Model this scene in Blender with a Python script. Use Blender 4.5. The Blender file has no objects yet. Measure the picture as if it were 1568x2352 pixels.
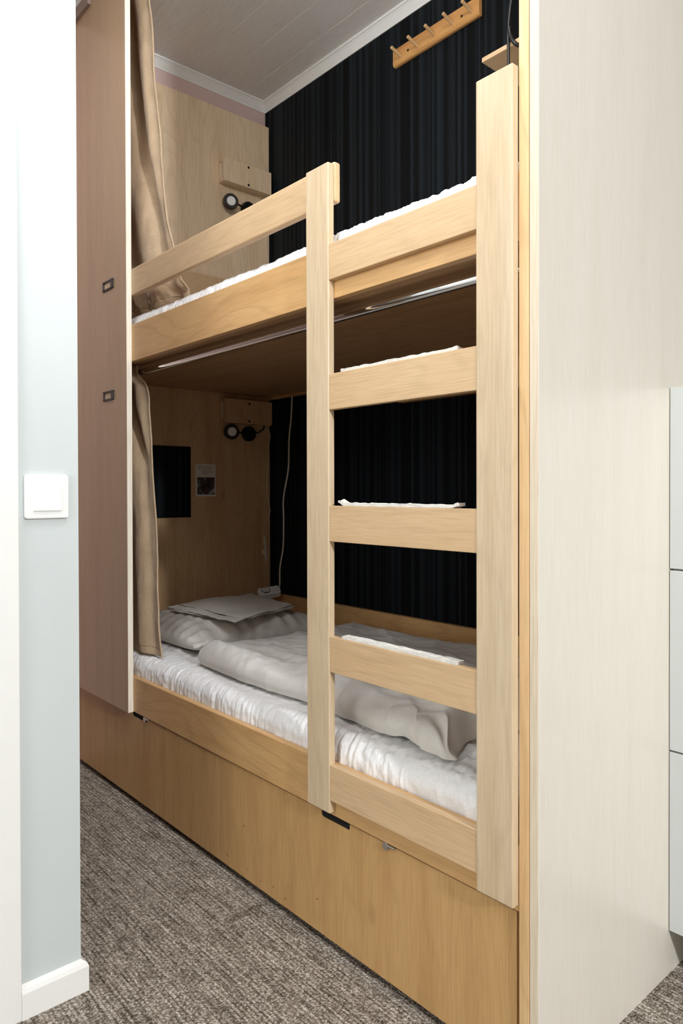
import bpy, bmesh, math, random
from mathutils import Vector, Matrix, noise

# ------------------------------------------------------------------ camera, world, lights, exposure
S = bpy.context.scene
COL = S.collection
cam_d = bpy.data.cameras.new('camera')
cam = bpy.data.objects.new('camera', cam_d)
COL.objects.link(cam)
yaw, pitch, roll, FPX, CY = 0.722675896, 0.00863120348, -0.00235548267, 1638.36711, 1141.38230
Fv = Vector((-math.cos(yaw) * math.cos(pitch), math.sin(yaw) * math.cos(pitch), -math.sin(pitch)))
Rv = Vector((math.sin(yaw), math.cos(yaw), 0))
Uv = Rv.cross(Fv)
R2 = Rv * math.cos(roll) + Uv * math.sin(roll)
U2 = Uv * math.cos(roll) - Rv * math.sin(roll)
cam.matrix_world = Matrix(((R2.x, U2.x, -Fv.x, 0.72556), (R2.y, U2.y, -Fv.y, -1.05), (R2.z, U2.z, -Fv.z, 1.05056), (0, 0, 0, 1)))
cam_d.sensor_fit = 'VERTICAL'
cam_d.sensor_height = 36.0
cam_d.lens = FPX / 2352 * 36
cam_d.shift_y = (CY - 1176) / 2352
cam_d.clip_start = 0.02
S.camera = cam

S.view_settings.view_transform = 'Standard'
S.view_settings.look = 'None'
S.view_settings.exposure = 0.05
S.view_settings.gamma = 1.0
S.view_settings.use_curve_mapping = False
try:
    S.cycles.use_denoising = True
    S.cycles.max_bounces = 10
    S.cycles.diffuse_bounces = 6
    S.cycles.sample_clamp_indirect = 4.0
except Exception:
    pass

world = bpy.data.worlds.new('world')
S.world = world
world.use_nodes = True
world.node_tree.nodes['Background'].inputs[0].default_value = (0.9, 0.95, 1.0, 1)
world.node_tree.nodes['Background'].inputs[1].default_value = 0.3


def area(name, loc, target, sx, sy, watts, color=(1, 1, 1), spread=180):
    d = bpy.data.lights.new(name, 'AREA')
    d.shape = 'RECTANGLE'
    d.size, d.size_y = sx, sy
    d.energy = watts
    d.color = color
    d.spread = math.radians(spread)
    o = bpy.data.objects.new(name, d)
    COL.objects.link(o)
    o.location = loc
    o.rotation_euler = (Vector(target) - Vector(loc)).to_track_quat('-Z', 'Y').to_euler()
    return o


LC = (0.97, 1.0, 1.03)
area('key_lamp', (4.30, -0.85, 2.45), (-0.6, 0.05, 1.4), 0.20, 0.20, 136, LC)
area('bed_lamp', (0.02, -0.30, 2.80), (-0.60, 0.0, 1.6), 0.40, 0.25, 10, LC)
area('room_fill', (0.50, -1.05, 2.80), (0.50, -0.90, 0.0), 0.6, 0.6, 6, LC)  # added overhead fill, not a known fixture
area('aisle_fill', (-1.02, -0.62, 2.82), (-1.25, -0.25, 0.6), 0.3, 0.3, 7.5, LC)  # added fill hidden behind the partition, lifts the dark left side
area('front_fill', (0.7, -4.92, 1.5), (-0.2, 0.0, 1.3), 2.4, 2.2, 76, LC)  # added broad fill from the front; that wall has no window
area('up_fill', (-0.05, -1.45, 1.95), (-0.45, -0.65, 2.9), 0.5, 0.5, 17, LC)  # added upward fill, brightens the ceiling and upper berth by bounce


# ------------------------------------------------------------------ helpers
def lin(c):
    c = c / 255.0
    return c / 12.92 if c <= 0.04045 else ((c + 0.055) / 1.055) ** 2.4


def rgb(r, g, b):
    return (lin(r), lin(g), lin(b), 1.0)


class NT:
    def __init__(s, name):
        s.m = bpy.data.materials.new(name)
        s.m.use_nodes = True
        s.t = s.m.node_tree
        s.b = s.t.nodes['Principled BSDF']

    def n(s, typ, **kw):
        nd = s.t.nodes.new(typ)
        for k, v in kw.items():
            if k.startswith('i_'):
                key = k[2:]
                nd.inputs[int(key) if key.isdigit() else key.replace('_', ' ')].default_value = v
            else:
                setattr(nd, k, v)
        return nd

    def l(s, a, b):
        s.t.links.new(a, b)

    def coord(s, scale, rnd=True):
        tc = s.n('ShaderNodeTexCoord')
        mp = s.n('ShaderNodeMapping')
        mp.inputs['Scale'].default_value = scale
        if rnd:
            oi = s.n('ShaderNodeObjectInfo')
            mu = s.n('ShaderNodeMath', operation='MULTIPLY')
            mu.inputs[1].default_value = 37.0
            s.l(oi.outputs['Random'], mu.inputs[0])
            cb = s.n('ShaderNodeCombineXYZ')
            for i in range(3):
                s.l(mu.outputs[0], cb.inputs[i])
            s.l(cb.outputs[0], mp.inputs['Location'])
        s.l(tc.outputs['Object'], mp.inputs['Vector'])
        return mp.outputs[0]

    def ramp(s, src, stops, interp='LINEAR'):
        r = s.n('ShaderNodeValToRGB')
        r.color_ramp.interpolation = interp
        e = r.color_ramp.elements
        while len(e) < len(stops):
            e.new(0.5)
        for i, (p, c) in enumerate(stops):
            e[i].position = p
            e[i].color = c
        s.l(src, r.inputs[0])
        return r.outputs[0]

    def mix(s, fac, a, b, blend='MIX'):
        m = s.n('ShaderNodeMix', data_type='RGBA', blend_type=blend)
        for k, v in ((0, fac), (6, a), (7, b)):
            if hasattr(v, 'is_linked') or hasattr(v, 'links'):
                s.l(v, m.inputs[k])
            else:
                m.inputs[k].default_value = v
        return m.outputs[2]

    def bump(s, h, strength, dist):
        b = s.n('ShaderNodeBump')
        b.inputs['Strength'].default_value = strength
        b.inputs['Distance'].default_value = dist
        s.l(h, b.inputs['Height'])
        s.l(b.outputs[0], s.b.inputs['Normal'])


def ellipse(t, centre, radii, deg, plane, dark):
    """a stain: white everywhere, dark inside a soft ellipse fixed on the object"""
    tc = t.n('ShaderNodeTexCoord')
    mp = t.n('ShaderNodeMapping', vector_type='TEXTURE')
    if plane == 'XY':
        mp.inputs['Location'].default_value = (centre[0], centre[1], 0)
        mp.inputs['Rotation'].default_value = (0, 0, math.radians(deg))
        mp.inputs['Scale'].default_value = (radii[0], radii[1], 10)
    else:
        mp.inputs['Location'].default_value = (centre[0], 0, centre[1])
        mp.inputs['Rotation'].default_value = (0, math.radians(deg), 0)
        mp.inputs['Scale'].default_value = (radii[0], 10, radii[1])
    t.l(tc.outputs['Object'], mp.inputs['Vector'])
    ln = t.n('ShaderNodeVectorMath', operation='LENGTH')
    t.l(mp.outputs[0], ln.inputs[0])
    return t.ramp(ln.outputs['Value'], [(0.45, dark), (1.0, (1, 1, 1, 1))])


def plain(name, c, rough=0.5, metal=0.0, noise_amt=0.0):
    t = NT(name)
    t.b.inputs['Roughness'].default_value = rough
    t.b.inputs['Metallic'].default_value = metal
    v = t.coord((9, 9, 9))
    n = t.n('ShaderNodeTexNoise')
    n.inputs['Scale'].default_value = 2.0
    t.l(v, n.inputs['Vector'])
    k = 1 - noise_amt
    c2 = (c[0] * k, c[1] * k, c[2] * k, 1)
    t.l(t.ramp(n.outputs[0], [(0.3, c2), (0.7, c)]), t.b.inputs['Base Color'])
    return t.m


def wood(name, light, dark, axis, rough=0.42, fig=0.5, spec=0.4, knots=False, scuffs=(), fine=0.9):
    """pale timber, grain running along the given axis"""
    t = NT(name)
    sc = {'X': (1.1, 14, 14), 'Y': (14, 1.1, 14), 'Z': (14, 14, 1.1)}[axis]
    v = t.coord(sc)
    n1 = t.n('ShaderNodeTexNoise')
    n1.inputs['Scale'].default_value = 1.6
    n1.inputs['Detail'].default_value = 5
    n1.inputs['Distortion'].default_value = 0.4
    t.l(v, n1.inputs['Vector'])
    base = t.ramp(n1.outputs[0], [(0.28, dark), (0.52, tuple(0.35 * d + 0.65 * l for d, l in zip(dark, light))), (0.75, light)])
    # cathedral figure: contour lines of a slow noise
    sc2 = {'X': (0.9, 5, 5), 'Y': (5, 0.9, 5), 'Z': (5, 5, 0.9)}[axis]
    v2 = t.coord(sc2)
    n2 = t.n('ShaderNodeTexNoise')
    n2.inputs['Scale'].default_value = 1.3
    n2.inputs['Detail'].default_value = 1.5
    t.l(v2, n2.inputs['Vector'])
    mu = t.n('ShaderNodeMath', operation='MULTIPLY')
    mu.inputs[1].default_value = 85.0
    t.l(n2.outputs[0], mu.inputs[0])
    sn = t.n('ShaderNodeMath', operation='SINE')
    t.l(mu.outputs[0], sn.inputs[0])
    fg = t.ramp(sn.outputs[0], [(0.55, (0, 0, 0, 1)), (1.0, (1, 1, 1, 1))])
    f = t.n('ShaderNodeMath', operation='MULTIPLY')
    f.inputs[1].default_value = fig * 0.45
    t.l(fg, f.inputs[0])
    dk = tuple(0.72 * x for x in dark[:3]) + (1,)
    c = t.mix(f.outputs[0], base, dk)
    # fine fibres
    sc3 = {'X': (12, 300, 300), 'Y': (300, 12, 300), 'Z': (300, 300, 12)}[axis]
    v3 = t.coord(sc3)
    n3 = t.n('ShaderNodeTexNoise')
    n3.inputs['Scale'].default_value = 1.0
    n3.inputs['Detail'].default_value = 2
    t.l(v3, n3.inputs['Vector'])
    fb = t.ramp(n3.outputs[0], [(0.35, (fine, fine - 0.02 * (1 - fine) / 0.1, fine - 0.05 * (1 - fine) / 0.1, 1)), (0.6, (1, 1, 1, 1))])
    c = t.mix(1.0, c, fb, 'MULTIPLY')
    if knots:
        vk = t.coord((5, 5, 2.2))
        vo = t.n('ShaderNodeTexVoronoi')
        vo.inputs['Scale'].default_value = 1.2
        t.l(vk, vo.inputs['Vector'])
        kf = t.ramp(vo.outputs[0], [(0.02, (0.55, 0.5, 0.45, 1)), (0.09, (1, 1, 1, 1))])
        c = t.mix(0.6, c, t.mix(1.0, c, kf, 'MULTIPLY'))
    for (ex, ez, ra, rb, dg) in scuffs:
        c = t.mix(1.0, c, ellipse(t, (ex, ez), (ra, rb), dg, 'XZ', (0.52, 0.42, 0.34, 1)), 'MULTIPLY')
    t.l(c, t.b.inputs['Base Color'])
    t.b.inputs['Roughness'].default_value = rough
    t.b.inputs['Specular IOR Level'].default_value = spec
    t.bump(n3.outputs[0], 0.06, 0.002)
    return t.m


def fabric(name, c, c2, weave=900, strength=0.25, rough=0.9, sheen=0.2, stripe=False):
    t = NT(name)
    v = t.coord((1, 1, 1))
    n = t.n('ShaderNodeTexNoise')
    n.inputs['Scale'].default_value = 14
    n.inputs['Detail'].default_value = 5
    t.l(v, n.inputs['Vector'])
    v2 = t.coord((weave * 0.15, weave * 0.15, weave))
    n2 = t.n('ShaderNodeTexNoise')
    n2.inputs['Scale'].default_value = 1
    t.l(v2, n2.inputs['Vector'])
    v3 = t.coord((weave, weave, weave * 0.12))
    n3 = t.n('ShaderNodeTexNoise')
    n3.inputs['Scale'].default_value = 1
    t.l(v3, n3.inputs['Vector'])
    ad = t.n('ShaderNodeMath', operation='ADD')
    t.l(n2.outputs[0], ad.inputs[0])
    t.l(n3.outputs[0], ad.inputs[1])
    ha = t.n('ShaderNodeMath', operation='MULTIPLY')
    ha.inputs[1].default_value = 0.5
    t.l(ad.outputs[0], ha.inputs[0])
    a = t.ramp(n.outputs[0], [(0.3, c2), (0.7, c)])
    w = t.ramp(ha.outputs[0], [(0.35, (0.82, 0.80, 0.78, 1)), (0.62, (1, 1, 1, 1))])
    col = t.mix(1.0, a, w, 'MULTIPLY')
    if stripe:
        wv = t.n('ShaderNodeTexWave', bands_direction='Y')
        wv.inputs['Scale'].default_value = 6.0
        t.l(v, wv.inputs['Vector'])
        st = t.ramp(wv.outputs[0], [(0.4, (0.90, 0.89, 0.88, 1)), (0.6, (1, 1, 1, 1))])
        col = t.mix(1.0, col, st, 'MULTIPLY')
    t.l(col, t.b.inputs['Base Color'])
    t.b.inputs['Roughness'].default_value = rough
    t.b.inputs['Sheen Weight'].default_value = sheen
    t.bump(ha.outputs[0], strength, 0.002)
    return t.m


# ------------------------------------------------------------------ mesh helpers
def box(bm, x0, x1, y0, y1, z0, z1, bev=0.0, seg=2):
    t = bmesh.new()
    bmesh.ops.create_cube(t, size=1.0)
    for v in t.verts:
        v.co = Vector(((x0 + x1) / 2 + v.co.x * (x1 - x0), (y0 + y1) / 2 + v.co.y * (y1 - y0), (z0 + z1) / 2 + v.co.z * (z1 - z0)))
    if bev:
        bmesh.ops.bevel(t, geom=list(t.edges), offset=bev, segments=seg, affect='EDGES', profile=0.5)
    merge(bm, t)


def merge(bm, t, mat=None):
    me = bpy.data.meshes.new('tmp')
    t.to_mesh(me)
    t.free()
    if mat is not None:
        me.transform(mat)
    bm.from_mesh(me)
    bpy.data.meshes.remove(me)


def cyl(bm, p0, p1, r0, r1=None, seg=24, bev=0.0):
    r1 = r0 if r1 is None else r1
    p0, p1 = Vector(p0), Vector(p1)
    d = p1 - p0
    t = bmesh.new()
    bmesh.ops.create_cone(t, cap_ends=True, segments=seg, radius1=r0, radius2=r1, depth=d.length)
    if bev:
        es = [e for e in t.edges if len(e.link_faces) == 2 and any(len(f.verts) > 4 for f in e.link_faces)]
        bmesh.ops.bevel(t, geom=es, offset=bev, segments=2, affect='EDGES')
    m = Matrix.Translation((p0 + p1) / 2) @ d.to_track_quat('Z', 'Y').to_matrix().to_4x4()
    merge(bm, t, m)


def spline(pts, n):
    P = [Vector(p) for p in pts]
    P = [P[0] * 2 - P[1]] + P + [P[-1] * 2 - P[-2]]
    out = []
    for i in range(1, len(P) - 2):
        for k in range(n):
            u = k / n
            a, b, c, d = P[i - 1], P[i], P[i + 1], P[i + 2]
            out.append(0.5 * ((2 * b) + (c - a) * u + (2 * a - 5 * b + 4 * c - d) * u * u + (3 * b - a - 3 * c + d) * u ** 3))
    out.append(P[-2])
    return out


def tube(bm, pts, r, seg=8, n=8):
    pts = spline(pts, n)
    rings = []
    up = Vector((0.3, 0.2, 1)).normalized()
    for i, p in enumerate(pts):
        d = (pts[min(i + 1, len(pts) - 1)] - pts[max(i - 1, 0)]).normalized()
        a = d.cross(up)
        if a.length < 1e-4:
            a = d.cross(Vector((1, 0, 0)))
        a.normalize()
        b = d.cross(a)
        rings.append([bm.verts.new(p + a * r * math.cos(2 * math.pi * k / seg) + b * r * math.sin(2 * math.pi * k / seg)) for k in range(seg)])
    for i in range(len(rings) - 1):
        for k in range(seg):
            bm.faces.new((rings[i][k], rings[i][(k + 1) % seg], rings[i + 1][(k + 1) % seg], rings[i + 1][k]))
    bm.faces.new(rings[0][::-1])
    bm.faces.new(rings[-1])


def prism(bm, outline, axis, a0, a1, bev=0.0):
    """extrude a 2D outline; axis 'Y': outline is (x,z), axis 'X': outline is (y,z), 'Z': (x,y)"""
    t = bmesh.new()

    def P(p, a):
        return {'Y': (p[0], a, p[1]), 'X': (a, p[0], p[1]), 'Z': (p[0], p[1], a)}[axis]
    v0 = [t.verts.new(P(p, a0)) for p in outline]
    v1 = [t.verts.new(P(p, a1)) for p in outline]
    t.faces.new(v0[::-1])
    t.faces.new(v1)
    n = len(outline)
    for i in range(n):
        t.faces.new((v0[i], v0[(i + 1) % n], v1[(i + 1) % n], v1[i]))
    bmesh.ops.recalc_face_normals(t, faces=t.faces)
    if bev:
        bmesh.ops.bevel(t, geom=list(t.edges), offset=bev, segments=2, affect='EDGES')
    merge(bm, t)


def obj(name, bm, mat, parent=None, smooth=False):
    bmesh.ops.recalc_face_normals(bm, faces=bm.faces)
    me = bpy.data.meshes.new(name)
    bm.to_mesh(me)
    bm.free()
    me.materials.append(mat)
    if smooth:
        for p in me.polygons:
            p.use_smooth = True
        try:
            me.set_sharp_from_angle(angle=math.radians(40))
        except Exception:
            pass
    o = bpy.data.objects.new(name, me)
    COL.objects.link(o)
    if parent is not None:
        o.parent = parent
        w = Vector((0, 0, 0))
        p = parent
        while p is not None:
            w += p.location
            p = p.parent
        me.transform(Matrix.Translation(-w))
    return o


def base(o):
    """move a one-mesh thing's origin to the bottom centre of its shape"""
    xs = [v.co.x for v in o.data.vertices]
    ys = [v.co.y for v in o.data.vertices]
    zs = [v.co.z for v in o.data.vertices]
    c = Vector(((min(xs) + max(xs)) / 2, (min(ys) + max(ys)) / 2, min(zs)))
    o.data.transform(Matrix.Translation(-c))
    o.location = c
    return o


def tag(o, label, cat, group=None):
    o['label'] = label
    o['category'] = cat
    if group:
        o['group'] = group
    return o


def thing(name, label, cat, loc, group=None):
    o = bpy.data.objects.new(name, None)
    o.empty_display_size = 0.05
    COL.objects.link(o)
    o.location = loc
    return tag(o, label, cat, group)


def struct(name, bm, mat):
    o = obj(name, bm, mat)
    o['kind'] = 'structure'
    return o


def B(*a, **k):
    bm = bmesh.new()
    box(bm, *a, **k)
    return bm


def fbm(x, y, z=0.0, o=4):
    return noise.fractal(Vector((x, y, z)), 1.0, 2.0, o)


def sst(a, b, x):
    t = max(0.0, min(1.0, (x - a) / (b - a)))
    return t * t * (3 - 2 * t)


def interp(tab, x):
    if x <= tab[0][0]:
        return tab[0][1]
    for (a, va), (b, vb) in zip(tab, tab[1:]):
        if x <= b:
            return va + (vb - va) * (x - a) / (b - a)
    return tab[-1][1]


# ------------------------------------------------------------------ materials
M = {}
SCUFFS = [(0.135, 0.160, 0.007, 0.0028, -38), (0.169, 0.134, 0.005, 0.0018, 30), (0.053, 0.051, 0.008, 0.0034, 35), (0.151, 0.049, 0.006, 0.002, 20), (0.211, 0.042, 0.006, 0.002, -5), (0.238, 0.052, 0.005, 0.002, 20), (0.266, 0.051, 0.004, 0.0028, 0), (0.317, 0.043, 0.0055, 0.0034, 0), (0.441, 0.096, 0.0065, 0.0024, -15)]
M['post'] = wood('maple_post', rgb(214, 194, 164), rgb(204, 179, 145), 'Z', 0.4, 0.3)
M['rung'] = wood('maple_rung', rgb(215, 184, 145), rgb(208, 175, 135), 'X', 0.42, 0.35)
M['rail'] = wood('beech_rail', rgb(220, 178, 124), rgb(207, 162, 108), 'X', 0.36, 0.6)
M['ply'] = wood('birch_ply_drawer', rgb(206, 166, 112), rgb(190, 148, 96), 'Z', 0.42, 0.3, knots=True, scuffs=SCUFFS)
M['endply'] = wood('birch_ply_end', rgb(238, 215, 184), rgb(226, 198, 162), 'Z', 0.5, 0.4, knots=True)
M['shadeply'] = wood('birch_ply_shaded', rgb(212, 178, 138), rgb(198, 160, 118), 'Z', 0.5, 0.4, knots=True)  # darker, oranger copy of the end ply: lower berth's shade put into the colour
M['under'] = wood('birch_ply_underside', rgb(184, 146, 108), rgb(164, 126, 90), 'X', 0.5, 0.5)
M['front'] = wood('birch_laminate_front', rgb(190, 160, 126), rgb(182, 151, 117), 'Z', 0.22, 0.05, 0.5, fine=0.94)
M['edge'] = wood('birch_edge_band', rgb(252, 244, 230), rgb(246, 234, 216), 'Z', 0.45, 0.15)
M['edge2'] = wood('panel_front_edge', rgb(226, 212, 190), rgb(218, 202, 178), 'Z', 0.45, 0.15)
M['inner'] = wood('inner_panel_edge', rgb(232, 200, 154), rgb(216, 176, 122), 'Z', 0.4, 0.5)
M['outer'] = wood('whitewashed_birch', rgb(224, 217, 205), rgb(220, 212, 198), 'Z', 0.28, 0.0, 0.45, fine=0.96)
M['pine'] = wood('pine_rack', rgb(212, 160, 98), rgb(186, 128, 70), 'X', 0.45, 0.6)
M['peg'] = wood('pine_peg', rgb(226, 190, 140), rgb(208, 166, 114), 'Y', 0.5, 0.3)
M['white'] = plain('white_plastic', rgb(240, 240, 238), 0.35, 0, 0.02)
M['lacquer'] = plain('white_lacquer', rgb(210, 214, 212), 0.35, 0, 0.02)
M['trimw'] = plain('white_trim_paint', rgb(240, 240, 236), 0.35, 0, 0.02)
M['black'] = plain('black_plastic', rgb(22, 21, 20), 0.4, 0, 0.1)
M['bronze'] = plain('dark_bronze', rgb(62, 46, 34), 0.35, 0.7, 0.1)
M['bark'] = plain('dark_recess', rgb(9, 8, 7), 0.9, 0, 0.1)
M['chrome'] = plain('chrome', rgb(225, 225, 225), 0.06, 1.0, 0.0)
M['nickel'] = plain('nickel', rgb(200, 198, 194), 0.25, 1.0, 0.05)
M['lens'] = plain('frosted_lens', rgb(235, 235, 232), 0.5, 0, 0.02)
M['cable'] = plain('white_cable', rgb(222, 212, 196), 0.5, 0, 0.05)
M['paper'] = plain('paper', rgb(226, 220, 212), 0.6, 0, 0.03)
M['tape'] = plain('old_tape', rgb(238, 232, 214), 0.7, 0, 0.1)
M['linen'] = fabric('tan_linen_curtain', rgb(208, 182, 150), rgb(194, 166, 133), 700, 0.45)
M['hem'] = fabric('curtain_hem', rgb(206, 180, 148), rgb(190, 164, 132), 700, 0.4)
M['cover'] = fabric('white_mattress_cover', rgb(250, 250, 250), rgb(248, 248, 248), 1400, 0.05)
M['duvet'] = fabric('ivory_duvet', rgb(232, 229, 223), rgb(225, 221, 214), 1600, 0.08)
M['pillow'] = fabric('ivory_striped_pillow', rgb(238, 234, 228), rgb(230, 225, 218), 1600, 0.08, stripe=True)
M['sheet'] = fabric('folded_linen_sheet', rgb(232, 227, 218), rgb(224, 218, 208), 1600, 0.08)
M['terry'] = fabric('white_terry', rgb(238, 236, 230), rgb(222, 218, 210), 420, 0.8)


def painted(name, c, rough):
    t = NT(name)
    v = t.coord((60, 60, 60), False)
    n = t.n('ShaderNodeTexNoise')
    n.inputs['Scale'].default_value = 3
    t.l(v, n.inputs['Vector'])
    v2 = t.coord((2, 2, 0.7), False)
    n2 = t.n('ShaderNodeTexNoise')
    t.l(v2, n2.inputs['Vector'])
    t.l(t.ramp(n2.outputs[0], [(0.35, tuple(x * 0.97 for x in c[:3]) + (1,)), (0.65, c)]), t.b.inputs['Base Color'])
    t.b.inputs['Roughness'].default_value = rough
    t.bump(n.outputs[0], 0.05, 0.001)
    return t.m


M['wallpale'] = painted('pale_grey_blue_paint', rgb(205, 212, 212), 0.55)
M['wallpink'] = painted('dusty_pink_paint', rgb(214, 188, 182), 0.6)
M['wallwhite'] = painted('white_paint', rgb(228, 226, 222), 0.6)


def wallpaper():
    t = NT('black_ribbed_wallpaper')
    tc = t.n('ShaderNodeTexCoord')
    sp = t.n('ShaderNodeSeparateXYZ')
    t.l(tc.outputs['Object'], sp.inputs[0])
    ad = t.n('ShaderNodeMath', operation='ADD')
    t.l(sp.outputs[0], ad.inputs[0])
    t.l(sp.outputs[1], ad.inputs[1])

    def band(sc, seed):
        cb = t.n('ShaderNodeCombineXYZ')
        mu = t.n('ShaderNodeMath', operation='MULTIPLY')
        mu.inputs[1].default_value = sc
        t.l(ad.outputs[0], mu.inputs[0])
        t.l(mu.outputs[0], cb.inputs[0])
        cb.inputs[1].default_value = seed
        n = t.n('ShaderNodeTexNoise')
        n.inputs['Scale'].default_value = 1
        n.inputs['Detail'].default_value = 1.5
        t.l(cb.outputs[0], n.inputs['Vector'])
        return n.outputs[0]
    wide = band(26, 3.3)
    fine = band(170, 9.1)
    a = t.ramp(wide, [(0.40, rgb(7, 9, 11)), (0.47, rgb(17, 20, 24)), (0.56, rgb(28, 36, 41)), (0.62, rgb(11, 14, 16))])
    b = t.ramp(fine, [(0.36, (0.35, 0.35, 0.36, 1)), (0.5, (1, 1, 1, 1))])
    t.l(t.mix(0.8, a, t.mix(1.0, a, b, 'MULTIPLY')), t.b.inputs['Base Color'])
    t.l(t.ramp(wide, [(0.42, (0.75, 0.75, 0.75, 1)), (0.58, (0.5, 0.5, 0.5, 1))]), t.b.inputs['Roughness'])
    t.b.inputs['Specular IOR Level'].default_value = 0.14
    t.bump(fine, 0.35, 0.002)
    return t.m


M['wallblack'] = wallpaper()


def carpet_mat():
    t = NT('grey_brown_loop_carpet')
    # small loops
    v = t.coord((300, 210, 1), False)
    vo = t.n('ShaderNodeTexVoronoi')
    vo.inputs['Scale'].default_value = 1
    vo.inputs['Randomness'].default_value = 0.8
    t.l(v, vo.inputs['Vector'])
    sx = t.n('ShaderNodeSeparateColor')
    t.l(vo.outputs['Color'], sx.inputs[0])
    tuft = t.ramp(sx.outputs[0], [(0.0, rgb(140, 130, 118)), (0.4, rgb(196, 185, 171)), (0.7, rgb(232, 223, 210)), (1.0, rgb(254, 250, 242))])
    # ribs along X, broken into strokes of uneven strength
    v2 = t.coord((9, 125, 1), False)
    n2 = t.n('ShaderNodeTexNoise')
    n2.inputs['Scale'].default_value = 1
    n2.inputs['Detail'].default_value = 2.5
    n2.inputs['Roughness'].default_value = 0.6
    t.l(v2, n2.inputs['Vector'])
    rib = t.ramp(n2.outputs[0], [(0.34, (0.42, 0.40, 0.38, 1)), (0.45, (0.78, 0.77, 0.76, 1)), (0.60, (1.0, 1.0, 1.0, 1))])
    v4 = t.coord((2.2, 26, 1), False)
    n4 = t.n('ShaderNodeTexNoise')
    n4.inputs['Scale'].default_value = 1
    n4.inputs['Detail'].default_value = 2
    t.l(v4, n4.inputs['Vector'])
    wide = t.ramp(n4.outputs[0], [(0.36, (0.82, 0.81, 0.80, 1)), (0.56, (1, 1, 1, 1))])
    v3 = t.coord((5, 5, 1), False)
    n3 = t.n('ShaderNodeTexNoise')
    n3.inputs['Detail'].default_value = 3
    t.l(v3, n3.inputs['Vector'])
    blot = t.ramp(n3.outputs[0], [(0.35, (0.90, 0.89, 0.88, 1)), (0.65, (1, 1, 1, 1))])
    edge = t.ramp(vo.outputs['Distance'], [(0.2, (1, 1, 1, 1)), (0.8, (0.40, 0.37, 0.34, 1))])
    wv = t.n('ShaderNodeTexWave', bands_direction='Y')
    wv.inputs['Scale'].default_value = 33.0
    wv.inputs['Distortion'].default_value = 1.2
    wv.inputs['Detail'].default_value = 2.0
    wv.inputs['Detail Scale'].default_value = 3.0
    t.l(t.coord((1, 1, 1), False), wv.inputs['Vector'])
    row = t.ramp(wv.outputs[0], [(0.0, (0.62, 0.60, 0.58, 1)), (0.45, (1, 1, 1, 1))])
    tuft = t.mix(1.0, tuft, row, 'MULTIPLY')
    c = t.mix(1.0, t.mix(1.0, t.mix(1.0, tuft, rib, 'MULTIPLY'), wide, 'MULTIPLY'), blot, 'MULTIPLY')
    c = t.mix(0.8, c, t.mix(1.0, c, edge, 'MULTIPLY'))
    # a worn dark smear near the drawers
    c = t.mix(1.0, c, ellipse(t, (-0.760, -0.066), (0.090, 0.017), 92, 'XY', (0.62, 0.60, 0.58, 1)), 'MULTIPLY')
    t.l(c, t.b.inputs['Base Color'])
    t.b.inputs['Roughness'].default_value = 0.95
    t.b.inputs['Specular IOR Level'].default_value = 0.1
    iv = t.n('ShaderNodeMath', operation='SUBTRACT')
    iv.inputs[0].default_value = 0.8
    t.l(vo.outputs['Distance'], iv.inputs[1])
    ad = t.n('ShaderNodeMath', operation='MULTIPLY_ADD')
    ad.inputs[1].default_value = 1.6
    t.l(n2.outputs[0], ad.inputs[0])
    t.l(iv.outputs[0], ad.inputs[2])
    t.bump(ad.outputs[0], 0.9, 0.004)
    return t.m


M['carpet'] = carpet_mat()


def ceiling_mat():
    t = NT('white_plank_ceiling')
    v = t.coord((4, 20, 1), False)
    n = t.n('ShaderNodeTexNoise')
    t.l(v, n.inputs['Vector'])
    t.l(t.ramp(n.outputs[0], [(0.3, rgb(226, 223, 219)), (0.7, rgb(234, 231, 228))]), t.b.inputs['Base Color'])
    t.b.inputs['Roughness'].default_value = 0.5
    return t.m


M['ceil'] = ceiling_mat()

# ------------------------------------------------------------------ the setting
ZC = 2.865           # ceiling height
XH, YB = -2.04, 0.915  # head wall, back wall
struct('floor', B(-2.2, 4.6, -5.1, 1.1, -0.05, 0.0), M['carpet'])

bm = bmesh.new()
y = 0.95
edges = [0.915, 0.785, 0.643, 0.501, 0.360, 0.218]
yy = 0.218
while yy > -5.0:
    yy -= 0.142
    edges.append(yy)
for a, b in zip(edges, edges[1:]):
    box(bm, -2.2, 4.6, b + 0.0009, a - 0.0009, ZC, ZC + 0.012, bev=0.0012, seg=1)
box(bm, -2.2, 4.6, -5.1, 1.1, ZC + 0.0015, ZC + 0.06)
struct('ceiling', bm, M['ceil'])

struct('wall_back', B(-2.1, 4.6, YB, YB + 0.1, 0, ZC), M['wallblack'])
struct('wall_left', B(XH - 0.1, XH, -5.0, YB, 0, ZC), M['wallpink'])
bm = bmesh.new()
box(bm, -0.86, -0.76, -5.0, -0.475, 0, ZC)
struct('wall_partition', bm, M['wallpale'])
struct('wall_right', B(4.5, 4.6, -5.0, YB, 0, ZC), M['wallwhite'])
struct('wall_front', B(-2.1, 4.6, -5.1, -5.0, 0, ZC), M['wallwhite'])


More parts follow.
